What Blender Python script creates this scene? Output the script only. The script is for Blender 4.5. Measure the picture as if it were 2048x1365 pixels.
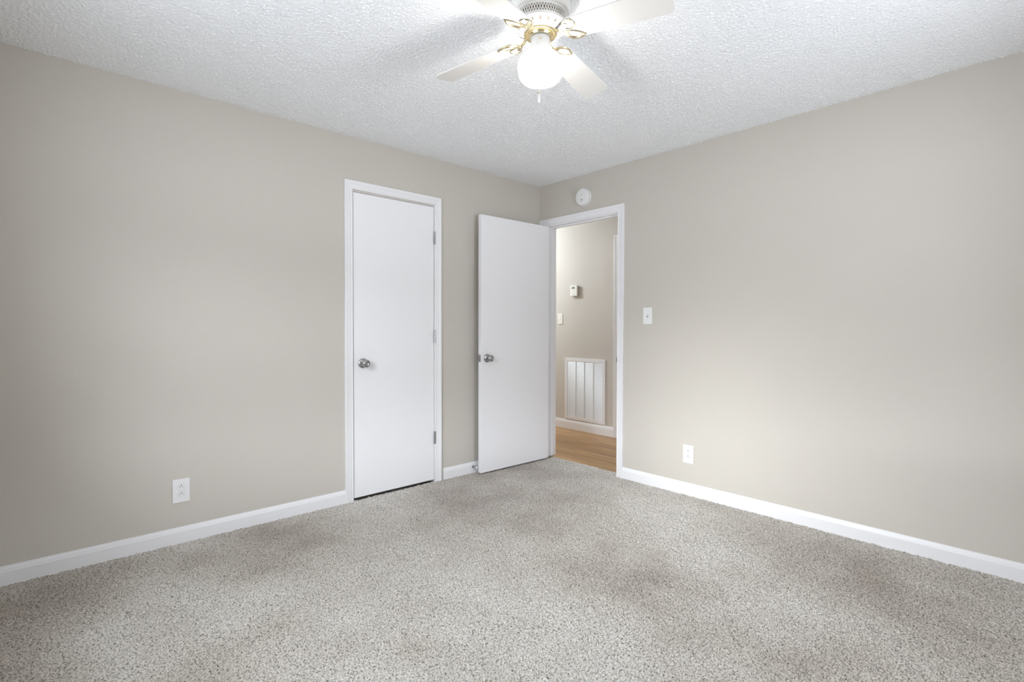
import bpy, math, random
import numpy as np
from mathutils import Vector, Matrix

for _o in list(bpy.data.objects):
    bpy.data.objects.remove(_o, do_unlink=True)
scene = bpy.context.scene
COL = scene.collection
PI = math.pi

# ------------------------------------------------------------------ camera
CAM = Vector((-3.31536, -3.24206, 1.16916))
YAW, PITCH, ROLL = 0.742122, -0.0181824, 0.0018931
F_PX = 1022.474
_f = Vector((math.sin(YAW)*math.cos(PITCH), math.cos(YAW)*math.cos(PITCH), math.sin(PITCH)))
_r = Vector((math.cos(YAW), -math.sin(YAW), 0.0))
_u = _r.cross(_f)
_c, _s = math.cos(ROLL), math.sin(ROLL)
_r2, _u2 = _r*_c + _u*_s, _u*_c - _r*_s
cam_data = bpy.data.cameras.new('camera')
cam = bpy.data.objects.new('camera', cam_data)
COL.objects.link(cam)
_m = Matrix((( _r2.x, _u2.x, -_f.x, CAM.x), (_r2.y, _u2.y, -_f.y, CAM.y), (_r2.z, _u2.z, -_f.z, CAM.z), (0, 0, 0, 1)))
cam.matrix_world = _m
cam_data.sensor_fit = 'HORIZONTAL'
cam_data.sensor_width = 36.0
cam_data.lens = F_PX/2048*36.0
cam_data.shift_y = -7.82/2048
cam_data.clip_start = 0.02
scene.camera = cam

# ------------------------------------------------------------------ exposure
vs = scene.view_settings
vs.view_transform = 'Standard'
vs.look = 'None'
vs.gamma = 1.0
vs.use_curve_mapping = False
vs.exposure = 0.0
scene.cycles.use_denoising = True
scene.cycles.max_bounces = 14
scene.cycles.diffuse_bounces = 10
scene.cycles.glossy_bounces = 4
scene.cycles.sample_clamp_indirect = 6.0
scene.cycles.caustics_reflective = False
scene.cycles.caustics_refractive = False

# ------------------------------------------------------------------ sky (overcast, tree line, pale ground)
SKY = 34.6
world = bpy.data.worlds.new('sky')
scene.world = world
world.use_nodes = True
_nt = world.node_tree
_nt.nodes.clear()
_tc = _nt.nodes.new('ShaderNodeTexCoord')
_sp = _nt.nodes.new('ShaderNodeSeparateXYZ')
_mr = _nt.nodes.new('ShaderNodeMapRange')
_mr.inputs['From Min'].default_value = -1.0
_mr.inputs['From Max'].default_value = 1.0
_rp = _nt.nodes.new('ShaderNodeValToRGB')
SKY_STOPS = [(-1.0, 0.27, (0.925, 0.94, 1.04)), (-0.36, 0.27, (0.925, 0.94, 1.04)), (-0.34, 0.36, (0.925, 0.94, 1.04)), (-0.01, 0.36, (0.925, 0.94, 1.04)), (0.01, 0.18, (0.91, 0.935, 1.01)),
             (0.16, 0.18, (0.91, 0.935, 1.01)), (0.20, 1.0, (0.925, 0.94, 1.04)), (0.40, 0.95, (0.925, 0.94, 1.04)), (0.45, 0.5, (0.90, 0.935, 1.03)), (1.0, 0.45, (0.89, 0.935, 1.03))]
GLOW = 1.15
GLOW_N = 60.0
GLOW_EL, GLOW_AZ = math.radians(16), math.radians(1)
_e = _rp.color_ramp.elements
for _i, (_z, _k, _cc) in enumerate(SKY_STOPS):
    _x = _e[0] if _i == 0 else _e[-1] if _i == len(SKY_STOPS)-1 else _e.new((_z+1)/2)
    _x.position = (_z+1)/2
    _x.color = (_cc[0]*_k, _cc[1]*_k, _cc[2]*_k, 1)
_bg = _nt.nodes.new('ShaderNodeBackground')
_bg.inputs['Strength'].default_value = SKY
_wo = _nt.nodes.new('ShaderNodeOutputWorld')
_nt.links.new(_tc.outputs['Generated'], _sp.inputs[0])
_nt.links.new(_sp.outputs['Z'], _mr.inputs['Value'])
_nt.links.new(_mr.outputs['Result'], _rp.inputs['Fac'])
# hazy sun glow low in the overcast, shining straight into window_1
_nv = _nt.nodes.new('ShaderNodeVectorMath')
_nv.operation = 'DOT_PRODUCT'
_nv.inputs[1].default_value = (-math.cos(GLOW_EL)*math.cos(GLOW_AZ), -math.cos(GLOW_EL)*math.sin(GLOW_AZ), math.sin(GLOW_EL))
_nt.links.new(_tc.outputs['Generated'], _nv.inputs[0])
def _math(op, a, b):
    n = _nt.nodes.new('ShaderNodeMath')
    n.operation = op
    for i, q in enumerate((a, b)):
        if isinstance(q, float):
            n.inputs[i].default_value = q
        else:
            _nt.links.new(q, n.inputs[i])
    return n.outputs[0]
_gl = _math('MULTIPLY', _math('POWER', _math('MAXIMUM', _nv.outputs['Value'], 0.0), GLOW_N), GLOW)
_add = _nt.nodes.new('ShaderNodeMix')
_add.data_type = 'RGBA'
_add.blend_type = 'ADD'
_add.clamp_result = False
_add.inputs[0].default_value = 1.0
_nt.links.new(_rp.outputs['Color'], _add.inputs[6])
_nt.links.new(_gl, _add.inputs[7])
_nt.links.new(_add.outputs[2], _bg.inputs['Color'])
_nt.links.new(_bg.outputs[0], _wo.inputs['Surface'])

# ------------------------------------------------------------------ room numbers
H = 2.44
XW, YR = -3.60, -3.50          # window wall, rear wall
WT = 0.117                     # wall thickness
HX = 1.22                      # far wall of the hall
HZ = -0.012                    # hall floor
WIN = (-2.2, -1.20, 0.80, 2.05)   # window_1, in the wall behind the camera: y0, y1, z0, z1
WIN_ADDED = (-1.9, -0.85, 0.80, 2.05)    # window_added, unseen, added in the rear wall for more light: x0, x1, z0, z1
GLOBE = 7.0
BULB = 7.5

# portals: the sky enters the room through its window and an added one
def portal(name, w, h, loc, rz):
    p = bpy.data.lights.new(name, 'AREA')
    p.shape = 'RECTANGLE'
    p.size, p.size_y = w, h
    p.cycles.is_portal = True
    o = bpy.data.objects.new(name, p)
    o.location = loc
    o.rotation_euler = (PI/2, 0, rz)
    COL.objects.link(o)
if WIN:
    portal('window_daylight', WIN[1]-WIN[0], WIN[3]-WIN[2], (XW-WT-0.01, (WIN[0]+WIN[1])/2, (WIN[2]+WIN[3])/2), -PI/2)
if WIN_ADDED:
    portal('window_daylight', WIN_ADDED[1]-WIN_ADDED[0], WIN_ADDED[3]-WIN_ADDED[2], ((WIN_ADDED[0]+WIN_ADDED[1])/2, YR-WT-0.01, (WIN_ADDED[2]+WIN_ADDED[3])/2), 0.0)

# hall ceiling lamp's light
_hl = bpy.data.lights.new('hall_lamp_light', 'POINT')
_hl.energy = 92.0
_hl.color = (0.84, 0.92, 1.0)
_hl.shadow_soft_size = 0.07
_ho = bpy.data.objects.new('hall_lamp_light', _hl)
_ho.location = (0.50, 1.95, 2.28)
COL.objects.link(_ho)

# ------------------------------------------------------------------ mesh helpers
class MB:
    """collects verts and faces; build() links them as one mesh object"""
    def __init__(self):
        self.v, self.f, self.sm = [], [], []
    def add(self, vs_, fs_, smooth=False, M=None):
        o = len(self.v)
        for p in vs_:
            p = Vector(p)
            self.v.append(tuple(M @ p) if M is not None else tuple(p))
        for q in fs_:
            self.f.append(tuple(i+o for i in q))
            self.sm.append(smooth)
        return self
    def box(self, a, b, bev=0.0, M=None):
        (x0, y0, z0), (x1, y1, z1) = [min(p, q) for p, q in zip(a, b)], [max(p, q) for p, q in zip(a, b)]
        if bev <= 0:
            vv = [(x0,y0,z0),(x1,y0,z0),(x1,y1,z0),(x0,y1,z0),(x0,y0,z1),(x1,y0,z1),(x1,y1,z1),(x0,y1,z1)]
            ff = [(0,3,2,1),(4,5,6,7),(0,1,5,4),(1,2,6,5),(2,3,7,6),(3,0,4,7)]
            return self.add(vv, ff, False, M)
        import bmesh
        bm = bmesh.new()
        bmesh.ops.create_cube(bm, size=1.0)
        for v in bm.verts:
            v.co = ((x0+x1)/2+v.co.x*(x1-x0), (y0+y1)/2+v.co.y*(y1-y0), (z0+z1)/2+v.co.z*(z1-z0))
        bmesh.ops.bevel(bm, geom=list(bm.edges), offset=bev, segments=2, affect='EDGES', profile=0.5)
        bm.verts.index_update()
        vv = [tuple(v.co) for v in bm.verts]
        ff = [tuple(v.index for v in f.verts) for f in bm.faces]
        bm.free()
        return self.add(vv, ff, False, M)
    def lathe(self, prof, n=48, M=None, smooth=True, arc=2*PI):
        """profile of (r, z) turned about the z axis"""
        vv, ff = [], []
        k = len(prof)
        for i in range(n):
            a = arc*i/n
            for r, z in prof:
                vv.append((r*math.cos(a), r*math.sin(a), z))
        for i in range(n):
            j = (i+1) % n
            for m in range(k-1):
                ff.append((i*k+m, j*k+m, j*k+m+1, i*k+m+1))
        return self.add(vv, ff, smooth, M)
    def tube(self, pts, r, n=10, closed=False, M=None, sx=1.0, up=None):
        """round (or, with sx, flattened) tube along a polyline"""
        pts = [Vector(p) for p in pts]
        k = len(pts)
        vv, ff = [], []
        prev = None
        for i, p in enumerate(pts):
            if closed:
                t = (pts[(i+1) % k]-pts[i-1]).normalized()
            else:
                t = (pts[min(i+1, k-1)]-pts[max(i-1, 0)]).normalized()
            ref = Vector(up) if up else (prev if prev is not None else (Vector((0,0,1)) if abs(t.z) < 0.9 else Vector((1,0,0))))
            b = (ref - t*ref.dot(t)).normalized()
            a = t.cross(b)
            prev = b
            rr = r[i] if isinstance(r, (list, tuple)) else r
            for j in range(n):
                w = 2*PI*j/n
                vv.append(p + a*(math.cos(w)*rr*sx) + b*(math.sin(w)*rr))
        for i in range(k if closed else k-1):
            for j in range(n):
                i2, j2 = (i+1) % k, (j+1) % n
                ff.append((i*n+j, i*n+j2, i2*n+j2, i2*n+j))
        if not closed:
            ff.append(tuple(reversed(range(n))))
            ff.append(tuple((k-1)*n+j for j in range(n)))
        return self.add(vv, ff, True, M)
    def prism(self, outline, y0, y1, M=None, smooth=False):
        """outline of (x, z) given depth along y"""
        k = len(outline)
        vv = [(x, y0, z) for x, z in outline]+[(x, y1, z) for x, z in outline]
        ff = [tuple(range(k)), tuple(reversed(range(k, 2*k)))]
        ff += [(i, i+k, (i+1) % k+k, (i+1) % k) for i in range(k)]
        return self.add(vv, ff, smooth, M)
    def build(self, name, mat, parent=None, recalc=True, sharp=35):
        me = bpy.data.meshes.new(name)
        me.from_pydata(self.v, [], self.f)
        me.polygons.foreach_set('use_smooth', self.sm)
        me.update()
        if recalc:
            import bmesh
            bm = bmesh.new()
            bm.from_mesh(me)
            bmesh.ops.remove_doubles(bm, verts=bm.verts, dist=1e-6)
            bmesh.ops.recalc_face_normals(bm, faces=bm.faces)
            lim = math.radians(sharp)
            for e in bm.edges:
                if len(e.link_faces) == 2 and e.calc_face_angle(0) > lim:
                    e.smooth = False
            bm.to_mesh(me)
            bm.free()
        me.materials.append(mat)
        o = bpy.data.objects.new(name, me)
        COL.objects.link(o)
        if parent is not None:
            o.parent = parent
        return o

def thing(name, label, cat, loc=(0, 0, 0), rz=0.0, group=None):
    o = bpy.data.objects.new(name, None)
    o.empty_display_size = 0.05
    COL.objects.link(o)
    o.location = loc
    o.rotation_euler = (0, 0, rz)
    o['label'] = label
    o['category'] = cat
    if group:
        o['group'] = group
    return o

def struct(o, label=None):
    o['kind'] = 'structure'
    if label:
        o['label'] = label
    return o

def set_empty(name, loc=(0, 0, 0), rz=0.0, label=None):
    o = bpy.data.objects.new(name, None)
    o.empty_display_size = 0.05
    COL.objects.link(o)
    o.location = loc
    o.rotation_euler = (0, 0, rz)
    return struct(o, label)

def copy_tree(o, parent=None):
    c = o.copy()
    COL.objects.link(c)
    if parent is not None:
        c.parent = parent
    for ch in list(o.children):
        copy_tree(ch, c)
    return c

# ------------------------------------------------------------------ materials
def mat(name, color, rough=0.5, metal=0.0, bump=None, spec=0.5, coat=0.0):
    m = bpy.data.materials.new(name)
    m.use_nodes = True
    nt = m.node_tree
    b = nt.nodes['Principled BSDF']
    b.inputs['Base Color'].default_value = (*color, 1)
    b.inputs['Roughness'].default_value = rough
    b.inputs['Metallic'].default_value = metal
    b.inputs['Specular IOR Level'].default_value = spec
    if bump:
        sc_, st, dist = bump
        tc = nt.nodes.new('ShaderNodeTexCoord')
        nz = nt.nodes.new('ShaderNodeTexNoise')
        nz.inputs['Scale'].default_value = sc_
        nz.inputs['Detail'].default_value = 3.0
        bp = nt.nodes.new('ShaderNodeBump')
        bp.inputs['Strength'].default_value = st
        bp.inputs['Distance'].default_value = dist
        nt.links.new(tc.outputs['Object'], nz.inputs['Vector'])
        nt.links.new(nz.outputs['Fac'], bp.inputs['Height'])
        nt.links.new(bp.outputs['Normal'], b.inputs['Normal'])
    return m

def wall_paint():
    m = mat('greige_wall_paint', (0.565, 0.532, 0.484), 0.62, bump=(170, 0.12, 0.002), spec=0.3)
    nt = m.node_tree
    b = nt.nodes['Principled BSDF']
    tc = nt.nodes.new('ShaderNodeTexCoord')
    nz = nt.nodes.new('ShaderNodeTexNoise')
    nz.inputs['Scale'].default_value = 1.3
    rp = nt.nodes.new('ShaderNodeValToRGB')
    rp.color_ramp.elements[0].position, rp.color_ramp.elements[0].color = 0.3, (0.558, 0.526, 0.478, 1)
    rp.color_ramp.elements[1].position, rp.color_ramp.elements[1].color = 0.7, (0.572, 0.538, 0.490, 1)
    nt.links.new(tc.outputs['Object'], nz.inputs['Vector'])
    nt.links.new(nz.outputs['Fac'], rp.inputs['Fac'])
    nt.links.new(rp.outputs['Color'], b.inputs['Base Color'])
    return m

def carpet_mat():
    m = mat('fleck_carpet', (0.5, 0.47, 0.44), 1.0, spec=0.05)
    nt = m.node_tree
    b = nt.nodes['Principled BSDF']
    b.inputs['Sheen Weight'].default_value = 0.15
    b.inputs['Sheen Roughness'].default_value = 0.6
    tc = nt.nodes.new('ShaderNodeTexCoord')
    def noise(scale, detail, rough=0.6, vec=None):
        n = nt.nodes.new('ShaderNodeTexNoise')
        n.inputs['Scale'].default_value = scale
        n.inputs['Detail'].default_value = detail
        n.inputs['Roughness'].default_value = rough
        nt.links.new(vec or tc.outputs['Object'], n.inputs['Vector'])
        return n.outputs['Fac']
    def ramp(src, stops):
        r = nt.nodes.new('ShaderNodeValToRGB')
        e = r.color_ramp.elements
        e[0].position, e[0].color = stops[0][0], (*stops[0][1], 1)
        e[1].position, e[1].color = stops[-1][0], (*stops[-1][1], 1)
        for p, c in stops[1:-1]:
            k = e.new(p)
            k.color = (*c, 1)
        nt.links.new(src, r.inputs['Fac'])
        return r.outputs['Color']
    def mix(a, bb, fac, mode='MIX'):
        x = nt.nodes.new('ShaderNodeMix')
        x.data_type = 'RGBA'
        x.blend_type = mode
        if isinstance(fac, float):
            x.inputs[0].default_value = fac
        else:
            nt.links.new(fac, x.inputs[0])
        nt.links.new(a, x.inputs[6])
        nt.links.new(bb, x.inputs[7])
        return x.outputs[2]
    # twisted yarn ends: pale yarn with taupe and dark brown flecks
    yarn = ramp(noise(150, 2.0, 0.75), [(0.32, (0.11, 0.092, 0.078)), (0.43, (0.45, 0.435, 0.395)), (0.54, (0.75, 0.725, 0.69)), (0.75, (0.89, 0.872, 0.85))])
    # brushed pile: soft patches where the vacuum laid the nap one way or the other
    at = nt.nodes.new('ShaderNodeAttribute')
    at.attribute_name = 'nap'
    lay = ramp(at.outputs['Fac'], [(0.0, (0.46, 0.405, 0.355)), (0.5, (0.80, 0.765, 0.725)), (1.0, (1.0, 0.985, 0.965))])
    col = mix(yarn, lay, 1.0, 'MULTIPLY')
    nt.links.new(col, b.inputs['Base Color'])
    bp = nt.nodes.new('ShaderNodeBump')
    bp.inputs['Strength'].default_value = 0.6
    bp.inputs['Distance'].default_value = 0.004
    nt.links.new(noise(260, 2.0), bp.inputs['Height'])
    nt.links.new(bp.outputs['Normal'], b.inputs['Normal'])
    return m

def wood_mat():
    m = mat('oak_plank_floor', (0.4, 0.25, 0.12), 0.38)
    nt = m.node_tree
    b = nt.nodes['Principled BSDF']
    tc = nt.nodes.new('ShaderNodeTexCoord')
    mp = nt.nodes.new('ShaderNodeMapping')
    mp.inputs['Rotation'].default_value = (0, 0, PI/2)
    nt.links.new(tc.outputs['Object'], mp.inputs['Vector'])
    br = nt.nodes.new('ShaderNodeTexBrick')
    br.inputs['Scale'].default_value = 1.0
    br.inputs['Brick Width'].default_value = 1.1
    br.inputs['Row Height'].default_value = 0.125
    br.inputs['Mortar Size'].default_value = 0.0012
    br.inputs['Color1'].default_value = (0.47, 0.285, 0.125, 1)
    br.inputs['Color2'].default_value = (0.34, 0.195, 0.082, 1)
    br.inputs['Mortar'].default_value = (0.20, 0.125, 0.065, 1)
    nt.links.new(mp.outputs['Vector'], br.inputs['Vector'])
    m2 = nt.nodes.new('ShaderNodeMapping')
    m2.inputs['Scale'].default_value = (22, 1.6, 1)
    nt.links.new(tc.outputs['Object'], m2.inputs['Vector'])
    nz = nt.nodes.new('ShaderNodeTexNoise')
    nz.inputs['Scale'].default_value = 1.0
    nz.inputs['Detail'].default_value = 6.0
    nt.links.new(m2.outputs['Vector'], nz.inputs['Vector'])
    rp = nt.nodes.new('ShaderNodeValToRGB')
    rp.color_ramp.elements[0].position, rp.color_ramp.elements[0].color = 0.3, (0.62, 0.58, 0.54, 1)
    rp.color_ramp.elements[1].position, rp.color_ramp.elements[1].color = 0.68, (1.12, 1.12, 1.12, 1)
    nt.links.new(nz.outputs['Fac'], rp.inputs['Fac'])
    x = nt.nodes.new('ShaderNodeMix')
    x.data_type = 'RGBA'
    x.blend_type = 'MULTIPLY'
    x.inputs[0].default_value = 1.0
    nt.links.new(br.outputs['Color'], x.inputs[6])
    nt.links.new(rp.outputs['Color'], x.inputs[7])
    nt.links.new(x.outputs[2], b.inputs['Base Color'])
    return m

def glass_mat():
    m = bpy.data.materials.new('window_glass')
    m.use_nodes = True
    nt = m.node_tree
    nt.nodes.clear()
    t = nt.nodes.new('ShaderNodeBsdfTransparent')
    t.inputs['Color'].default_value = (0.95, 0.97, 0.96, 1)
    g = nt.nodes.new('ShaderNodeBsdfGlossy')
    g.inputs['Roughness'].default_value = 0.02
    x = nt.nodes.new('ShaderNodeMixShader')
    x.inputs[0].default_value = 0.06
    o = nt.nodes.new('ShaderNodeOutputMaterial')
    nt.links.new(t.outputs[0], x.inputs[1])
    nt.links.new(g.outputs[0], x.inputs[2])
    nt.links.new(x.outputs[0], o.inputs['Surface'])
    return m

def lit_glass():
    """frosted globe glass: glows itself and lets the bulb's light through"""
    m = bpy.data.materials.new('lit_opal_glass')
    m.use_nodes = True
    nt = m.node_tree
    nt.nodes.clear()
    t = nt.nodes.new('ShaderNodeBsdfTransparent')
    e = nt.nodes.new('ShaderNodeEmission')
    e.inputs['Color'].default_value = (1.0, 0.965, 0.92, 1)
    e.inputs['Strength'].default_value = GLOBE
    x = nt.nodes.new('ShaderNodeMixShader')
    x.inputs[0].default_value = 0.4
    o = nt.nodes.new('ShaderNodeOutputMaterial')
    nt.links.new(t.outputs[0], x.inputs[1])
    nt.links.new(e.outputs[0], x.inputs[2])
    nt.links.new(x.outputs[0], o.inputs['Surface'])
    return m

PAINT = wall_paint()
CEIL = mat('white_ceiling_texture', (0.89, 0.905, 0.925), 0.9, bump=(220, 0.25, 0.002), spec=0.1)
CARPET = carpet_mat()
WOOD = wood_mat()
TRIM = mat('white_gloss_trim', (0.82, 0.82, 0.835), 0.32, bump=(60, 0.03, 0.002))
DOOR = mat('white_door_paint', (0.85, 0.85, 0.87), 0.42, bump=(90, 0.05, 0.002))
PLASTIC = mat('white_plastic', (0.80, 0.80, 0.80), 0.35, bump=(300, 0.02, 0.001))
IVORY = mat('off_white_plastic', (0.78, 0.77, 0.72), 0.4, bump=(300, 0.02, 0.001))
DARK = mat('dark_slot', (0.03, 0.03, 0.035), 0.6, bump=(200, 0.05, 0.001))
GREY = mat('grey_marking', (0.35, 0.35, 0.36), 0.5, bump=(200, 0.05, 0.001))
NICKEL = mat('satin_nickel', (0.43, 0.43, 0.44), 0.22, 1.0, bump=(500, 0.04, 0.0005))
BRASS = mat('polished_brass', (0.84, 0.74, 0.50), 0.25, 1.0, bump=(300, 0.04, 0.0005))
FANWHITE = mat('white_fan_enamel', (0.82, 0.81, 0.79), 0.38, bump=(200, 0.02, 0.001))
BLADE = mat('white_fan_blade', (0.74, 0.725, 0.70), 0.45, bump=(40, 0.04, 0.001))
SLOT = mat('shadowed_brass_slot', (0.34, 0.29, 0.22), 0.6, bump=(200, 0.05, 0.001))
LCD = mat('grey_display', (0.17, 0.17, 0.16), 0.25, bump=(200, 0.02, 0.001))
OPAL = lit_glass()
GLASS = glass_mat()
VINYL = mat('white_window_vinyl', (0.8, 0.8, 0.8), 0.4, bump=(200, 0.02, 0.001))

# ------------------------------------------------------------------ noise relief grids
rng = np.random.default_rng(7)
def band_noise(nx, ny, step, wl_lo, wl_hi):
    """random relief whose wavelengths lie between wl_lo and wl_hi metres, unit variance"""
    g = rng.standard_normal((ny, nx))
    F = np.fft.rfft2(g)
    ky = np.fft.fftfreq(ny, step)[:, None]
    kx = np.fft.rfftfreq(nx, step)[None, :]
    k = np.sqrt(kx*kx+ky*ky)
    F *= np.exp(-(k*wl_lo)**2*0.7)*(1-np.exp(-(k*wl_hi)**2*1.5))
    o = np.fft.irfft2(F, (ny, nx))
    return o/o.std()

def relief(name, x0, x1, y0, y1, step, z, keep, material, flip=False):
    nx, ny = int(round((x1-x0)/step))+1, int(round((y1-y0)/step))+1
    xs, ys = np.linspace(x0, x1, nx), np.linspace(y0, y1, ny)
    X, Y = np.meshgrid(xs, ys)
    Z = z(nx, ny, step, X, Y)
    co = np.stack([X, Y, Z], -1).reshape(-1, 3).astype(np.float32)
    idx = np.arange(nx*ny).reshape(ny, nx)
    q = np.stack([idx[:-1, :-1], idx[:-1, 1:], idx[1:, 1:], idx[1:, :-1]], -1)
    if flip:
        q = q[..., ::-1]
    if keep is not None:
        mx, my = (xs[:-1]+xs[1:])/2, (ys[:-1]+ys[1:])/2
        MX, MY = np.meshgrid(mx, my)
        q = q[keep(MX, MY)]
    q = q.reshape(-1, 4)
    me = bpy.data.meshes.new(name)
    me.vertices.add(len(co))
    me.vertices.foreach_set('co', co.ravel())
    me.loops.add(q.size)
    me.loops.foreach_set('vertex_index', q.ravel().astype(np.int32))
    me.polygons.add(len(q))
    me.polygons.foreach_set('loop_start', np.arange(0, q.size, 4, dtype=np.int32))
    me.polygons.foreach_set('use_smooth', np.ones(len(q), dtype=bool))
    me.update(calc_edges=True)
    me.materials.append(material)
    o = bpy.data.objects.new(name, me)
    COL.objects.link(o)
    return o

# ------------------------------------------------------------------ floor, ceiling
def pile(nx, ny, step, X, Y):
    a = band_noise(nx, ny, step, 0.010, 0.030)
    b = band_noise(nx, ny, step, 0.05, 0.25)
    return np.clip(a, -2.2, 2.2)*0.0024 + b*0.0008
DY0, DY1 = -0.849, -0.089        # doorway between the jambs
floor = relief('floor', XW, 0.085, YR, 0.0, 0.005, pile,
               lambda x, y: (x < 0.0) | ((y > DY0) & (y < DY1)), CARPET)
# nap: where the brushed pile leans towards or away from the light
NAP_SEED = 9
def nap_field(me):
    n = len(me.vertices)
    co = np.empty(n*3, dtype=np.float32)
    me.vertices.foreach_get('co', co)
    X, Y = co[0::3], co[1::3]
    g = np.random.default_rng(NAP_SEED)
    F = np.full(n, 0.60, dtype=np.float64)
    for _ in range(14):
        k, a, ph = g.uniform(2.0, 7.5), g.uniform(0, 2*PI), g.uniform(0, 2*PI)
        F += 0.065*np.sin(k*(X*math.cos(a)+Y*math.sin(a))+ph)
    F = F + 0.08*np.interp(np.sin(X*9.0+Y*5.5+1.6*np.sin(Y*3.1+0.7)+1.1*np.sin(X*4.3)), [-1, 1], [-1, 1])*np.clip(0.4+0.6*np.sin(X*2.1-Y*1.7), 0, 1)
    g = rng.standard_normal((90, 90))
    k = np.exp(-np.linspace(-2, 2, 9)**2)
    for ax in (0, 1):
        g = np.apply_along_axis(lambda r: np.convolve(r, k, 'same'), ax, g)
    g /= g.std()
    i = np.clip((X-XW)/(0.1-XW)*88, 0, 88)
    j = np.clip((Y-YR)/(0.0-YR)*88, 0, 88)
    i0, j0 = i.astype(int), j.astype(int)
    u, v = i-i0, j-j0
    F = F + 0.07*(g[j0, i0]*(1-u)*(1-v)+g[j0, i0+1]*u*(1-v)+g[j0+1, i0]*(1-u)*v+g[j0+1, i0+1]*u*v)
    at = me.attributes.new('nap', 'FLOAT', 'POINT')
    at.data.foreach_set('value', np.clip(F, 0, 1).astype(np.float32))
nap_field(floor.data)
struct(floor, 'beige and grey fleck carpet covering the bedroom floor')

hf = MB().box((0.0, -1.3, HZ-0.05), (HX+0.1, 3.0, HZ)).build('floor_hall', WOOD)
struct(hf, 'honey oak plank floor of the hall beyond the doorway')
sf = MB().box((XW-0.2, YR-0.2, -0.10), (0.0, 0.9, -0.02)).build('floor_slab', mat('subfloor', (0.4, 0.38, 0.35), 0.9, bump=(20, 0.1, 0.002)))
struct(sf)

def knockdown(nx, ny, step, X, Y):
    a = band_noise(nx, ny, step, 0.0090, 0.030)
    blob = np.clip((a-0.35)/0.8, 0.0, 1.0)
    return H + 0.0008 - blob*0.0039
ceiling = relief('ceiling', XW, 0.0, YR, 0.0, 0.0038, knockdown, None, CEIL, flip=True)
struct(ceiling, 'white textured ceiling of the bedroom')
cs = MB().box((XW-0.2, YR-0.2, H+0.004), (0.0, 0.9, H+0.1)).build('ceiling_slab', CEIL)
struct(cs)
hc = MB().box((0.0, -1.3, H), (HX+0.1, 3.0, H+0.1)).build('ceiling_hall', CEIL)
struct(hc)

# ------------------------------------------------------------------ walls
CX0, CX1, CZ1 = -1.788, -1.140, 2.078     # closet opening
w = MB()
w.box((XW-WT, 0, 0), (CX0, WT, H+0.004)).box((CX1, 0, 0), (WT, WT, H+0.004)).box((CX0, 0, CZ1), (CX1, WT, H+0.004))
w.box((CX0-0.05, WT, -0.02), (CX1+0.05, WT+0.7, 0.0)).box((CX0-0.05, WT+0.68, 0), (CX1+0.05, WT+0.7, H))
w.box((CX0-0.05, WT, 0), (CX0-0.03, WT+0.7, H)).box((CX1+0.03, WT, 0), (CX1+0.05, WT+0.7, H)).box((CX0-0.05, WT, H-0.02), (CX1+0.05, WT+0.7, H))
struct(w.build('wall_left', PAINT), 'greige wall with the closed closet door')
RO0, RO1, ROZ = DY0-0.018, DY1+0.018, 2.085
w = MB()
w.box((0, YR-WT, 0), (WT, RO0, H+0.004)).box((0, RO1, 0), (WT, 0.0, H+0.004)).box((0, RO0, ROZ), (WT, RO1, H+0.004))
struct(w.build('wall_right', PAINT), 'greige wall with the doorway to the hall')
def holed(m, a0, a1, win, put):
    """wall from a0 to a1 along its length with an optional window hole; put(m, a, b, za, zb) adds a piece"""
    if not win:
        put(m, a0, a1, 0, H+0.004)
        return
    put(m, a0, win[0], 0, H+0.004)
    put(m, win[1], a1, 0, H+0.004)
    put(m, win[0], win[1], 0, win[2])
    put(m, win[0], win[1], win[3], H+0.004)
w = MB()
holed(w, YR-WT, 0, WIN, lambda m, a, b, za, zb: m.box((XW-WT, a, za), (XW, b, zb)))
struct(w.build('wall_window', PAINT))
w = MB()
holed(w, XW, 0, WIN_ADDED, lambda m, a, b, za, zb: m.box((a, YR-WT, za), (b, YR, zb)))
struct(w.build('wall_rear', PAINT))
if WIN_ADDED:
    struct(MB().box((XW-1.0, YR-WT-4.2, 2.16), (1.0, YR-WT, 2.24)).build('sky_blocker', TRIM))  # unseen slab added to block the high sky from the rear window
struct(MB().box((HX, -1.3, HZ), (HX+0.1, 3.0, H)).build('wall_hall', PAINT), 'greige far wall of the hall seen through the doorway')
struct(MB().box((0.0, 3.0, HZ), (HX+0.1, 3.1, H)).box((WT, -1.4, HZ), (HX+0.1, -1.3, H)).box((0.0, WT, HZ), (WT, 3.0, H)).build('wall_hall_ends', PAINT))

# ------------------------------------------------------------------ baseboards and casings
BASE_PROF = [(0, 0), (0.0125, 0), (0.0125, 0.062), (0.0105, 0.066), (0.0100, 0.070), (0.0085, 0.076), (0.0055, 0.082), (0.0045, 0.087), (0, 0.087)]
def baseboard(name, p0, p1, n, height=0.087, zb=0.0, label=None):
    """profile run from p0 to p1 on the floor, n points into the room"""
    p0, p1, n = Vector((*p0, 0)), Vector((*p1, 0)), Vector((*n, 0))
    m = MB()
    k = len(BASE_PROF)
    s = height/0.087
    vv = []
    for p in (p0, p1):
        for t, z in BASE_PROF:
            q = p+n*t
            vv.append((q.x, q.y, zb-0.004+(z*s+0.004 if z > 0 else 0)))
    ff = [(i, i+1, k+i+1, k+i) for i in range(k-1)]+[(k-1, 0, k, 2*k-1), tuple(range(k)), tuple(reversed(range(k, 2*k)))]
    m.add(vv, ff)
    return struct(m.build(name, TRIM), label)
baseboard('baseboard_left', (XW, 0), (-1.847, 0), (0, -1), label='white baseboard on the wall beside the closet door')
baseboard('baseboard_left', (-1.061, 0), (0, 0), (0, -1), label='short white baseboard between the closet and the corner')
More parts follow.
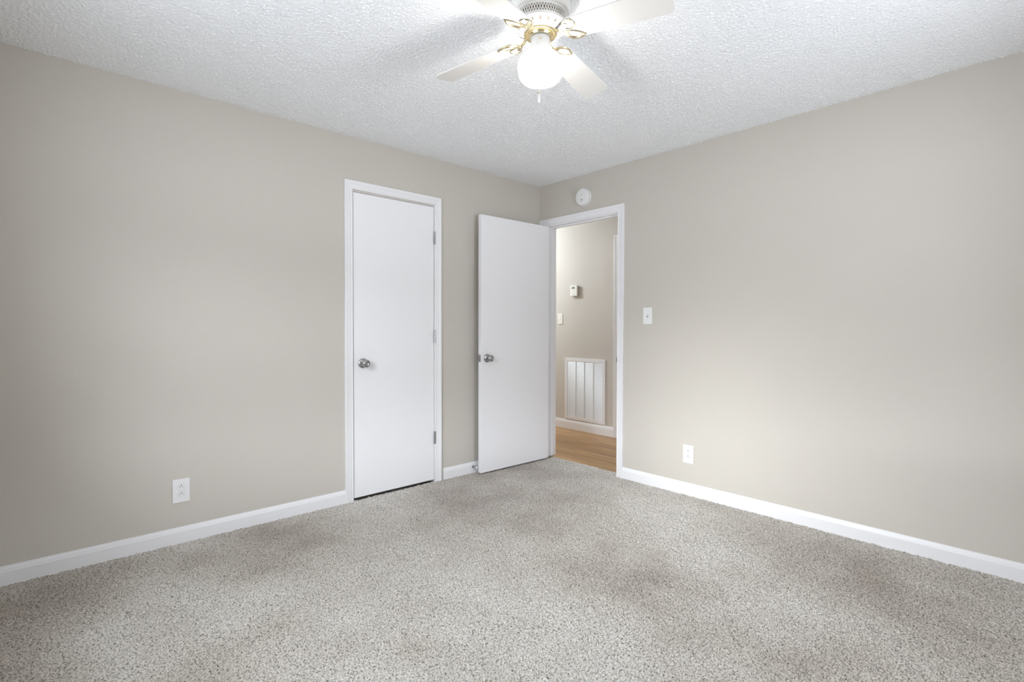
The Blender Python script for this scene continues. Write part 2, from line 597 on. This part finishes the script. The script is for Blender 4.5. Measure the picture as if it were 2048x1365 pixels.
baseboard('baseboard_right', (0, YR), (0, -0.9085), (-1, 0), label='white baseboard on the wall beside the doorway')
baseboard('baseboard_rear', (XW, YR), (0, YR), (0, 1))
baseboard('baseboard_window', (XW, YR), (XW, 0), (1, 0))
baseboard('baseboard_hall', (HX, 0.072), (HX, 3.0), (-1, 0), 0.108, HZ, label='white baseboard of the hall wall below the air grille')

CAS_PROF = [(0.0, 0.0), (0.0, 0.0095), (0.002, 0.0112), (0.007, 0.0118), (0.011, 0.0108), (0.0125, 0.0090), (0.014, 0.0098), (0.022, 0.0118), (0.030, 0.0125), (0.034, 0.0118), (0.0355, 0.0135), (0.045, 0.0160), (0.052, 0.0165), (0.056, 0.0158), (0.057, 0.0145), (0.057, 0.0)]
def casing_mesh(x0, x1, z0, z1, lw=1.0):
    """mitred trim round an opening; x along the wall, -y into the room"""
    m = MB()
    vv = []
    k = len(CAS_PROF)
    for u, t in CAS_PROF:
        vv += [(x0-u*lw, -t, z0), (x0-u*lw, -t, z1+u), (x1+u, -t, z1+u), (x1+u, -t, z0)]
    ff = []
    for i in range(k-1):
        for j in range(3):
            ff.append((i*4+j, i*4+j+1, (i+1)*4+j+1, (i+1)*4+j))
    ff += [tuple(i*4 for i in range(k)), tuple(i*4+3 for i in reversed(range(k)))]
    return m.add(vv, ff)

# closet frame
t1 = set_empty('trim_1', (0, 0, 0), 0, 'white casing round the closet door')
casing_mesh(-1.790, -1.1385, 0.0, 2.0905).build('casing', TRIM, t1)
j = MB()
j.box((CX0, 0.0005, 0), (CX0+0.0005, WT, CZ1)).box((CX1-0.0005, 0.0005, 0), (CX1, WT, CZ1)).box((CX0, 0.0005, CZ1-0.0005), (CX1, WT, CZ1))
j.box((CX0, 0.037, 0), (CX0+0.012, 0.07, CZ1)).box((CX1-0.012, 0.037, 0), (CX1, 0.07, CZ1)).box((CX0, 0.037, CZ1-0.012), (CX1, 0.07, CZ1))
j.build('jamb', TRIM, t1)

# doorway frame: local x runs to the picture's right (-Y), local -y into the bedroom
t2 = set_empty('trim_2', (0, 0, 0), -PI/2, 'white casing and jamb of the open doorway')
casing_mesh(0.084, 0.852, 0.0, 2.074, lw=1.45).build('casing', TRIM, t2)
j = MB()
j.box((0.071, 0.0, 0.016), (0.089, WT, 2.084)).box((0.849, 0.0, 0.006), (0.867, WT, 2.084)).box((0.089, 0.0, 2.066), (0.849, WT, 2.084))
j.box((0.089, 0.040, 0.018), (0.099, 0.075, 2.066)).box((0.839, 0.040, 0.012), (0.849, 0.075, 2.066)).box((0.099, 0.040, 2.055), (0.839, 0.075, 2.066))
j.build('jamb', TRIM, t2)
sp_ = MB()
sp_.box((0.8465, 0.006, 0.892), (0.8495, 0.034, 0.949), 0.0006).box((0.8475, -0.0135, 0.901), (0.8510, 0.006, 0.940), 0.0006)
sp_.build('strike_plate', NICKEL, t2)['label'] = 'small nickel strike plate'

# hall door casing at the far wall
t3 = set_empty('trim_3', (HX, 0, 0), -PI/2, 'edge of a white door casing on the hall wall')
casing_mesh(-0.016, 0.80, HZ, 2.105).build('casing', TRIM, t3)
d3 = MB().box((-0.012, -0.004, HZ+0.012), (0.79, 0.004, 2.10)).build('door_panel', DOOR, t3)

# ------------------------------------------------------------------ doors
def knob_mesh(M):
    """rosette, neck and round knob; axis along +z of M, z=0 on the door face"""
    prof = [(0.0, 0.0), (0.0335, 0.0), (0.0335, 0.003), (0.0315, 0.006), (0.024, 0.010), (0.0135, 0.0135), (0.0125, 0.026), (0.0145, 0.031),
            (0.0215, 0.035), (0.0262, 0.041), (0.0275, 0.048), (0.0262, 0.055), (0.0225, 0.060), (0.0155, 0.0625), (0.014, 0.0615), (0.006, 0.0612), (0.0, 0.0612)]
    return MB().lathe(prof, 40, M)
OUT = Matrix.Rotation(PI/2, 4, 'X')        # local z -> -y (into the room)
INW = Matrix.Rotation(-PI/2, 4, 'X')       # local z -> +y

def hinge_mesh(x, y, z, side=1):
    m = MB()
    for k in range(5):
        h0 = z-0.0445+k*0.0178
        m.lathe([(0, h0+0.0006), (0.0058, h0+0.0006), (0.0058, h0+0.0172), (0, h0+0.0172)], 14, Matrix.Translation((x, y, 0)))
    m.lathe([(0, z+0.0445), (0.0045, z+0.0445), (0.0048, z+0.0475), (0, z+0.0495)], 14, Matrix.Translation((x, y, 0)))
    m.lathe([(0, z-0.0485), (0.0048, z-0.0475), (0.0045, z-0.0445), (0, z-0.0445)], 14, Matrix.Translation((x, y, 0)))
    m.box((x+side*0.0005, y+0.0035, z-0.0445), (x+side*0.013, y+0.0060, z+0.0445))
    return m

d1 = set_empty('door_1', (0, 0, 0), 0, 'closed flat white closet door with a round nickel knob')
DL, DR = -1.7830, -1.1435
MB().box((DL, 0.0, 0.017), (DR, 0.035, 2.0745), 0.0012).build('door_slab', DOOR, d1)
knob_mesh(Matrix.Translation((-1.7165, 0, 0.926)) @ OUT).build('door_knob', NICKEL, d1)
for z in (1.843, 1.100, 0.338):
    hinge_mesh(-1.1415, -0.0125, z).build('hinge', NICKEL, d1)
MB().box((DL-0.0022, 0.004, 0.895), (DL+0.0003, 0.030, 0.957)).build('latch_plate', NICKEL, d1)

# open door: local x from the hinge pin out along the slab, local -y is the side towards the room
PIN = (-0.008, -0.0815)
d2 = set_empty('door_2', (PIN[0], PIN[1], 0), PI-math.radians(1.25), 'open flat white door folded back against the wall')
# local frame is turned by 180 deg: +y local faces the room
MB().box((0.004, 0.0055, 0.0145), (0.7615, 0.0405, 2.0625), 0.0012).build('door_slab', DOOR, d2)
knob_mesh(Matrix.Translation((0.7000, 0.0405, 0.927)) @ INW).build('door_knob', NICKEL, d2)
knob_mesh(Matrix.Translation((0.7000, 0.0055, 0.927)) @ OUT).build('door_knob', NICKEL, d2)
lp = MB()
lp.box((0.7605, 0.0105, 0.898), (0.7622, 0.0355, 0.956), 0.0005)
lp.prism([(0.7622, 0.0175), (0.7700, 0.0175), (0.7730, 0.0215), (0.7622, 0.0290)], 0.918, 0.936, Matrix(((1,0,0,0),(0,0,1,0),(0,1,0,0),(0,0,0,1))))
lp.build('latch_plate', NICKEL, d2)
for z in (1.83, 1.10, 0.30):
    hinge_mesh(0.0, 0.0, z, 1).build('hinge', NICKEL, d2)

# ------------------------------------------------------------------ window behind the camera
def window(name, win, loc, rz):
    """local x along the wall, -y into the room"""
    t = set_empty(name, loc, rz)
    x0, x1, z0, z1 = win
    fw = 0.05
    fr = MB()
    for a, b in (((x0, 0.03, z0), (x0+fw, WT, z1)), ((x1-fw, 0.03, z0), (x1, WT, z1)), ((x0, 0.03, z0), (x1, WT, z0+fw)), ((x0, 0.03, z1-fw), (x1, WT, z1))):
        fr.box(a, b)
    fr.build('window_frame', VINYL, t)
    zm = (z0+z1)/2
    MB().box((x0+fw, 0.045, zm-0.02), (x1-fw, 0.085, zm+0.02)).build('sash_rail', VINYL, t)
    MB().box((x0+fw, 0.064, z0+fw), (x1-fw, 0.068, z1-fw)).build('window_pane', GLASS, t)
    MB().box((x0-0.04, -0.045, z0-0.02), (x1+0.04, 0.03, z0), 0.003).build('window_sill', TRIM, t)
    casing_mesh(x0, x1, z0, z1).build('casing', TRIM, t)
if WIN:
    window('window_1', WIN, (XW, 0, 0), PI/2)
if WIN_ADDED:
    window('window_added', (-WIN_ADDED[1], -WIN_ADDED[0], WIN_ADDED[2], WIN_ADDED[3]), (0, YR, 0), PI)  # unseen window added to light the doors and far corner

# ------------------------------------------------------------------ ceiling fan
FD = 2.02
FA = YAW + math.atan((1079-1024)/F_PX)
FX, FY = CAM.x+FD*math.sin(FA), CAM.y+FD*math.cos(FA)
fan = thing('ceiling_fan', 'white four-blade ceiling fan with brass blade arms and lit globe light', 'ceiling fan', (FX, FY, H))
ca = math.atan2(CAM.y-FY, CAM.x-FX)
def zf(p):  # heights given above the floor, kept relative to the ceiling mount
    return [(r, z-H) for r, z in p]
MB().lathe(zf([(0.0, 2.4385), (0.1145, 2.4385), (0.1145, 2.392), (0.1130, 2.387), (0.1085, 2.3835), (0.1040, 2.3825), (0.0, 2.3825)]), 72).build('ceiling_canopy', FANWHITE, fan)
hs = MB()
hs.lathe(zf([(0.0985, 2.3830), (0.1040, 2.3830), (0.1042, 2.3765), (0.1025, 2.3755), (0.0980, 2.3755)]), 72)
hs.lathe(zf([(0.0980, 2.3495), (0.1025, 2.3495), (0.1042, 2.3470), (0.1048, 2.3420), (0.1035, 2.3390), (0.096, 2.3350), (0.079, 2.3240), (0.0645, 2.3160), (0.0590, 2.3150)]), 72)
housing = hs.build('motor_housing', FANWHITE, fan)
MB().lathe(zf([(0.0980, 2.3765), (0.0980, 2.3485)]), 72).build('motor_drum', SLOT, fan)
lat = MB()
NL = 62
for s in (1, -1):
    for k in range(NL):
        pts = []
        for q in range(7):
            a = 2*PI*(k + s*q/6*1.0)/NL
            pts.append((0.1022*math.cos(a), 0.1022*math.sin(a), 2.3490+0.0270*q/6-H))
        lat.tube(pts, 0.00135, 5, sx=1.5)
lat.build('vent_lattice', FANWHITE, fan)
for k in range(18):
    a = ca+2*PI*k/18
    # teardrop slot lying on the flared cone
    up_, dn = [], []
    for q in range(16):
        w_ = 2*PI*q/16
        s_ = 0.5+0.5*math.cos(w_)
        rr, tt = 0.0715+0.0215*s_, math.sin(w_)*(0.0022+0.0026*s_)
        z_ = 2.3160+(rr-0.0645)*(2.3350-2.3160)/(0.096-0.0645)-H
        x_, y_ = rr*math.cos(a)-tt*math.sin(a), rr*math.sin(a)+tt*math.cos(a)
        up_.append((x_, y_, z_+0.0015))
        dn.append((x_, y_, z_-0.0006))
    n_ = 16
    MB().add(up_+dn, [tuple(range(n_)), tuple(reversed(range(n_, 2*n_)))]+[(i, (i+1) % n_, (i+1) % n_+n_, i+n_) for i in range(n_)]).build('vent_slot', SLOT, housing)
hb = MB().lathe(zf([(0.056, 2.3180), (0.0645, 2.3175), (0.0648, 2.3130), (0.0620, 2.3100), (0.0590, 2.3090), (0.0570, 2.3115), (0.0480, 2.3125), (0.0465, 2.3060), (0.0430, 2.3020), (0.030, 2.3010), (0.0, 2.3010)]), 60)
for k in range(36):
    a = 2*PI*k/36
    hb.lathe([(0, -0.0018), (0.0016, -0.0010), (0.0018, 0.0), (0.0016, 0.0010), (0, 0.0018)], 6, Matrix.Translation((0.0528*math.cos(a), 0.0528*math.sin(a), 2.3110-H)))
hb.build('brass_hub', BRASS, fan)
MB().lathe(zf([(0.0, 2.304), (0.031, 2.304), (0.0355, 2.300), (0.0368, 2.293), (0.0375, 2.262), (0.0410, 2.256), (0.0430, 2.253), (0.0430, 2.244), (0.0415, 2.242), (0.0, 2.242)]), 56).build('light_fitter', FANWHITE, fan)
MB().lathe(zf([(0.0385, 2.248), (0.0395, 2.243), (0.0500, 2.2400), (0.0660, 2.2330), (0.0790, 2.2210), (0.0865, 2.2060), (0.0890, 2.1910), (0.0875, 2.1740), (0.0840, 2.1560), (0.0790, 2.1450), (0.0700, 2.1355), (0.0540, 2.1280), (0.0300, 2.1245), (0.0, 2.1235)]), 40).build('globe_shade', OPAL, fan)
_bl = bpy.data.lights.new('globe_bulb_light', 'POINT')
_bl.energy = BULB
_bl.color = (1.0, 0.965, 0.92)
_bl.shadow_soft_size = 0.032
_bo = bpy.data.objects.new('globe_bulb_light', _bl)
_bo.location = (FX, FY, 2.165)
COL.objects.link(_bo)
# pull chains hang on the side towards the camera
ch = MB()
def cpt(r, z, da=0.0):
    return (r*math.cos(ca+da), r*math.sin(ca+da), z-H)
def chain(pts):
    for i in range(len(pts)-1):
        A, B = Vector(pts[i]), Vector(pts[i+1])
        n_ = max(1, int((B-A).length/0.0032))
        for q in range(n_):
            c_ = A.lerp(B, q/n_)
            ch.lathe([(0, -0.0012), (0.0010, -0.0006), (0.0011, 0.0), (0.0010, 0.0006), (0, 0.0012)], 6, Matrix.Translation(c_))
chain([cpt(0.041, 2.283), cpt(0.0460, 2.272, -0.02), cpt(0.0500, 2.2430, -0.03), cpt(0.0690, 2.2350, -0.04), cpt(0.0820, 2.2225, -0.045), cpt(0.0895, 2.2070, -0.045), cpt(0.0915, 2.191, -0.045), cpt(0.0915, 2.048, -0.045)])
ch.tube([cpt(0.034, 2.283), cpt(0.043, 2.283)], 0.0040, 10)
ch.tube([cpt(0.0915, 2.0485, -0.045), cpt(0.0915, 2.0440, -0.045)], 0.0036, 10)
ch.build('pull_chain', BRASS, fan)
pend = MB().lathe([(0, 0.0), (0.0022, -0.0015), (0.0030, -0.010), (0.0045, -0.022), (0.0050, -0.030), (0.0042, -0.0335), (0, -0.0345)], 16, Matrix.Translation(cpt(0.0915, 2.0440, -0.045)))
pend.tube([cpt(0.0915, 2.0490, -0.045), cpt(0.0915, 2.0435, -0.045)], 0.0012, 8)
pend.build('chain_pull', FANWHITE, fan)

BLZ = 2.308
def blade_mesh():
    out = []
    L0, L1 = 0.118, 0.512
    def corner(cx, cy, r, a0, a1, n=7):
        return [(cx+r*math.cos(a0+(a1-a0)*i/n), cy+r*math.sin(a0+(a1-a0)*i/n)) for i in range(n+1)]
    out += corner(L1-0.032, 0.061-0.032, 0.032, PI/2, 0)
    out += corner(L1-0.032, -0.061+0.032, 0.032, 0, -PI/2)
    out += corner(L0+0.02, -0.050+0.02, 0.02, -PI/2, -PI)
    out += corner(L0+0.02, 0.050-0.02, 0.02, PI, PI/2)
    n_ = len(out)
    vv = [(x, y, 0.003) for x, y in out]+[(x, y, -0.003) for x, y in out]
    ff = [tuple(range(n_)), tuple(reversed(range(n_, 2*n_)))]+[(i, i+n_, (i+1) % n_+n_, (i+1) % n_) for i in range(n_)]
    return vv, ff
def bez(p0, p1, p2, p3, n=14):
    o = []
    for i in range(n+1):
        t = i/n
        o.append(tuple((1-t)**3*a+3*(1-t)**2*t*b+3*(1-t)*t*t*c+t**3*d for a, b, c, d in zip(p0, p1, p2, p3)))
    return o
for ang, mir in ((103.0, -1), (13.0, 1), (-75.3, -1), (191.5, 1)):
    a = math.radians(ang)
    piv = Matrix.Translation((0, 0, BLZ-H)) @ Matrix.Rotation(a, 4, 'Z')
    tilt = piv @ Matrix.Rotation(math.radians(3.2), 4, 'Y') @ Matrix.Rotation(math.radians(-12.0), 4, 'X')
    vv, ff = blade_mesh()
    bl = MB().add(vv, ff).build('fan_blade', BLADE, fan)
    bl.matrix_local = tilt
    # brass arm: strap from the hub, leaf loop and ring loop screwed under the blade
    ir = MB()
    zz = -0.0052
    strap = bez((0.048, 0, 0.020), (0.080, 0, 0.022), (0.066, 0, -0.002), (0.104, 0, zz))
    ir.tube(strap, [0.0058-0.0018*i/14 for i in range(15)], 8, sx=1.6, up=(0.3, 0, 1))
    m_ = mir
    # solid palm where the loops meet
    palm = [(0.095, -0.008), (0.095, 0.008), (0.106, 0.020), (0.124, 0.034), (0.132, 0.026), (0.118, 0.008), (0.122, -0.018), (0.106, -0.018)]
    palm = [(x, y*m_) for x, y in palm]
    n_ = len(palm)
    ir.add([(x, y, zz+0.002) for x, y in palm]+[(x, y, zz-0.002) for x, y in palm], [tuple(range(n_)), tuple(reversed(range(n_, 2*n_)))]+[(i, (i+1) % n_, (i+1) % n_+n_, i+n_) for i in range(n_)])
    # leaf loop, pointing outward
    leaf = bez((0.104, -0.006*m_, zz), (0.116, -0.050*m_, zz), (0.152, -0.058*m_, zz), (0.180, -0.042*m_, zz)) + bez((0.180, -0.042*m_, zz), (0.164, -0.018*m_, zz), (0.136, -0.004*m_, zz), (0.108, -0.004*m_, zz))[1:]
    rad = [0.0048 if i < 15 else 0.0022 for i in range(len(leaf))]
    ir.tube(leaf, rad, 6, up=(0, 0, 1), sx=1.0)
    # ring loop beside it
    ring = [(0.138+0.0235*math.cos(2*PI*q/22), (0.024+0.0235*math.sin(2*PI*q/22))*m_, zz) for q in range(22)]
    ir.tube(ring, 0.0022, 6, closed=True, up=(0, 0, 1))
    for sx_, sy_ in ((0.175, -0.042), (0.150, 0.044), (0.104, 0.0)):
        ir.lathe([(0, zz-0.0055), (0.003, zz-0.0050), (0.0048, zz-0.0030), (0.0048, zz), (0, zz)], 14, Matrix.Translation((sx_, sy_*m_, 0)))
    ia = ir.build('blade_arm', BRASS, fan)
    ia.matrix_local = tilt @ Matrix.Translation((-0.006, 0, 0.0))

# ------------------------------------------------------------------ wall plates (x along the wall, -y into the room)
def outlet(name, label, loc, rz):
    t = thing(name, label, 'outlet', loc, rz)
    MB().box((-0.0400, -0.0055, -0.0635), (0.0400, 0, 0.0635), 0.0022).build('wall_plate', PLASTIC, t)
    for zc in (0.0195, -0.0195):
        ol = []
        for q in range(28):
            w_ = 2*PI*q/28
            x_, z_ = 0.0172*math.cos(w_), 0.0172*math.sin(w_)
            ol.append((x_, max(-0.0142, min(0.0142, z_))+zc))
        rc = MB().prism(ol, -0.0068, -0.0020).build('receptacle', PLASTIC, t)
        rim = [(x*1.035, -0.0057, (z-zc)*1.035+zc) for x, z in ol]
        MB().tube(rim, 0.00035, 4, closed=True).build('gap_line', GREY, rc)
        s_ = MB()
        s_.box((-0.0078, -0.0070, zc-0.0035), (-0.0056, -0.0060, zc+0.0050)).box((0.0056, -0.0070, zc-0.0028), (0.0078, -0.0060, zc+0.0043))
        s_.lathe([(0, 0), (0.0027, 0), (0.0027, 0.0010), (0, 0.0010)], 14, Matrix.Translation((0, -0.0060, zc+0.0092)) @ OUT)
        s_.build('socket_slots', DARK, rc)
    MB().lathe([(0, 0), (0.0026, 0), (0.0020, 0.0010), (0, 0.0012)], 14, Matrix.Translation((0, -0.0054, 0)) @ OUT).build('screw', PLASTIC, t)
    return t
outlet('power_outlet', 'white duplex outlet low on the wall beside the closet door', (-2.774, 0, 0.284), 0.0)
outlet('power_outlet', 'white duplex outlet low on the wall below the light switch', (0, -1.454, 0.288), -PI/2)

def switch(name, label, loc, rz, m, w2=0.0378, h2=0.0615):
    t = thing(name, label, 'light switch', loc, rz)
    MB().box((-w2, -0.0055, -h2), (w2, 0, h2), 0.0022).build('wall_plate', m, t)
    MB().box((-0.0062, -0.0062, -0.0125), (0.0062, -0.0050, 0.0125)).build('toggle_slot', GREY if m is PLASTIC else IVORY, t)
    tg = MB().box((-0.0046, -0.0150, -0.0048), (0.0046, 0.0, 0.0048), 0.0012)
    o = tg.build('toggle', m, t)
    o.matrix_local = Matrix.Translation((0, -0.004, 0.001)) @ Matrix.Rotation(math.radians(-28), 4, 'X')
    for z in (0.030, -0.030):
        MB().lathe([(0, 0), (0.0024, 0), (0.0018, 0.0010), (0, 0.0012)], 14, Matrix.Translation((0, -0.0054, z)) @ OUT).build('screw', m, t)
    return t
switch('light_switch', 'white toggle switch on the bedroom wall beside the doorway casing', (0, -1.1210, 1.260), -PI/2, PLASTIC)
switch('light_switch', 'off-white toggle switch on the hall wall below the thermostat', (HX, 0.851, 1.276), -PI/2, IVORY)

# smoke detector
sd = thing('smoke_detector', 'round white smoke detector on the wall above the doorway', 'smoke detector', (0, -0.512, 2.250), -PI/2)
MB().lathe([(0, 0), (0.0715, 0), (0.0715, 0.006), (0.0695, 0.011), (0, 0.011)], 56, OUT).build('mounting_base', PLASTIC, sd)
MB().lathe([(0.060, 0.010), (0.0640, 0.010), (0.0645, 0.015), (0.0690, 0.017), (0.0690, 0.030), (0.0665, 0.0345), (0.0600, 0.0365), (0, 0.0375)], 56, OUT).build('cover', PLASTIC, sd)
MB().lathe([(0, 0.0376), (0.0045, 0.0374), (0.0045, 0.030), (0, 0.030)], 18, Matrix.Translation((0.0, 0, 0.018)) @ OUT).build('test_button', GREY, sd)
MB().lathe([(0, 0.0377), (0.0050, 0.0375), (0.0050, 0.030), (0, 0.030)], 18, Matrix.Translation((0.0, 0, -0.026)) @ OUT).build('sounder_hole', DARK, sd)

# thermostat: front face is 3.5 cm off the hall wall
th = thing('thermostat', 'square off-white thermostat with a small grey display on the hall wall', 'thermostat', (HX, 0.622, 1.597), -PI/2)
MB().box((-0.045, -0.012, -0.055), (0.045, 0, 0.055), 0.002).build('back_plate', IVORY, th)
MB().box((-0.052, -0.034, -0.062), (0.052, -0.012, 0.062), 0.004).build('case', IVORY, th)
MB().box((-0.028, -0.0350, 0.022), (0.020, -0.0335, 0.044)).build('display', LCD, th)
dg = MB()
for xx in (-0.020, -0.006, 0.004):      # faint display digits
    dg.box((xx, -0.0354, 0.027), (xx+0.007, -0.0349, 0.0285)).box((xx, -0.0354, 0.0375), (xx+0.007, -0.0349, 0.039)).box((xx+0.0055, -0.0354, 0.027), (xx+0.007, -0.0349, 0.039))
dg.build('digits', GREY, th)
for xx in (-0.022, 0.020):
    MB().lathe([(0, 0), (0.007, 0), (0.006, 0.0016), (0, 0.0018)], 18, Matrix.Translation((xx, -0.0338, -0.010)) @ OUT).build('button', PLASTIC, th)
MB().box((-0.010, -0.0346, -0.046), (0.014, -0.0335, -0.042)).build('name_badge', GREY, th)

# return-air grille low on the hall wall
vg = thing('air_return_grille', 'large white return-air grille low on the hall wall above the baseboard', 'air vent', (HX, 0.478, 0.461), -PI/2)
GW, GH = 0.293, 0.357
g = MB()
b_ = 0.037
for a, b in (((-GW, -0.010, -GH), (-GW+b_, 0, GH)), ((GW-b_, -0.010, -GH), (GW, 0, GH)), ((-GW+b_, -0.010, -GH), (GW-b_, 0, -GH+b_)), ((-GW+b_, -0.010, GH-b_), (GW-b_, 0, GH))):
    g.box(a, b, 0.002)
g.build('grille_frame', TRIM, vg)
IW, IH = GW-b_, GH-b_
bars = MB()
for k in (-1, 0, 1):
    xx = k*IW/2
    bars.box((xx-0.006, -0.0095, -IH), (xx+0.006, -0.002, IH))
bars.build('divider_bars', TRIM, vg)
lv = MB()
NS = 52
for k in range(NS):
    zc = -IH+(k+0.5)*2*IH/NS
    M_ = Matrix.Translation((0, -0.0045, zc)) @ Matrix.Rotation(math.radians(54), 4, 'X')
    lv.box((-IW, -0.0062, -0.0006), (IW, 0.0062, 0.0006), M=M_)
lv.build('louvers', TRIM, vg)
MB().box((-IW, -0.0008, -IH), (IW, -0.0002, IH)).build('gap_shade_backing', mat('gap_shade_grey', (0.16, 0.16, 0.17), 0.9, bump=(300, 0.1, 0.001)), vg)  # dark sheet behind the louvers, gap shade put into its colour

# spring door stop on the baseboard behind the open door
ds = thing('door_stop', 'small metal spring door stop on the baseboard behind the open door', 'door stop', (-0.778, -0.0125, 0.052), 0)
MB().lathe([(0, 0), (0.0105, 0), (0.0105, 0.003), (0.007, 0.006), (0, 0.006)], 20, OUT).build('screw_base', NICKEL, ds)
coil = []
for q in range(11*14+1):
    w_ = 2*PI*q/14
    coil.append((0.0068*math.cos(w_), -0.004-0.040*q/(11*14), 0.0068*math.sin(w_)))
MB().tube(coil, 0.0013, 6).build('spring', NICKEL, ds)
MB().lathe([(0, 0.042), (0.0075, 0.042), (0.0085, 0.046), (0.0080, 0.053), (0.005, 0.0555), (0, 0.056)], 20, OUT).build('rubber_tip', PLASTIC, ds)
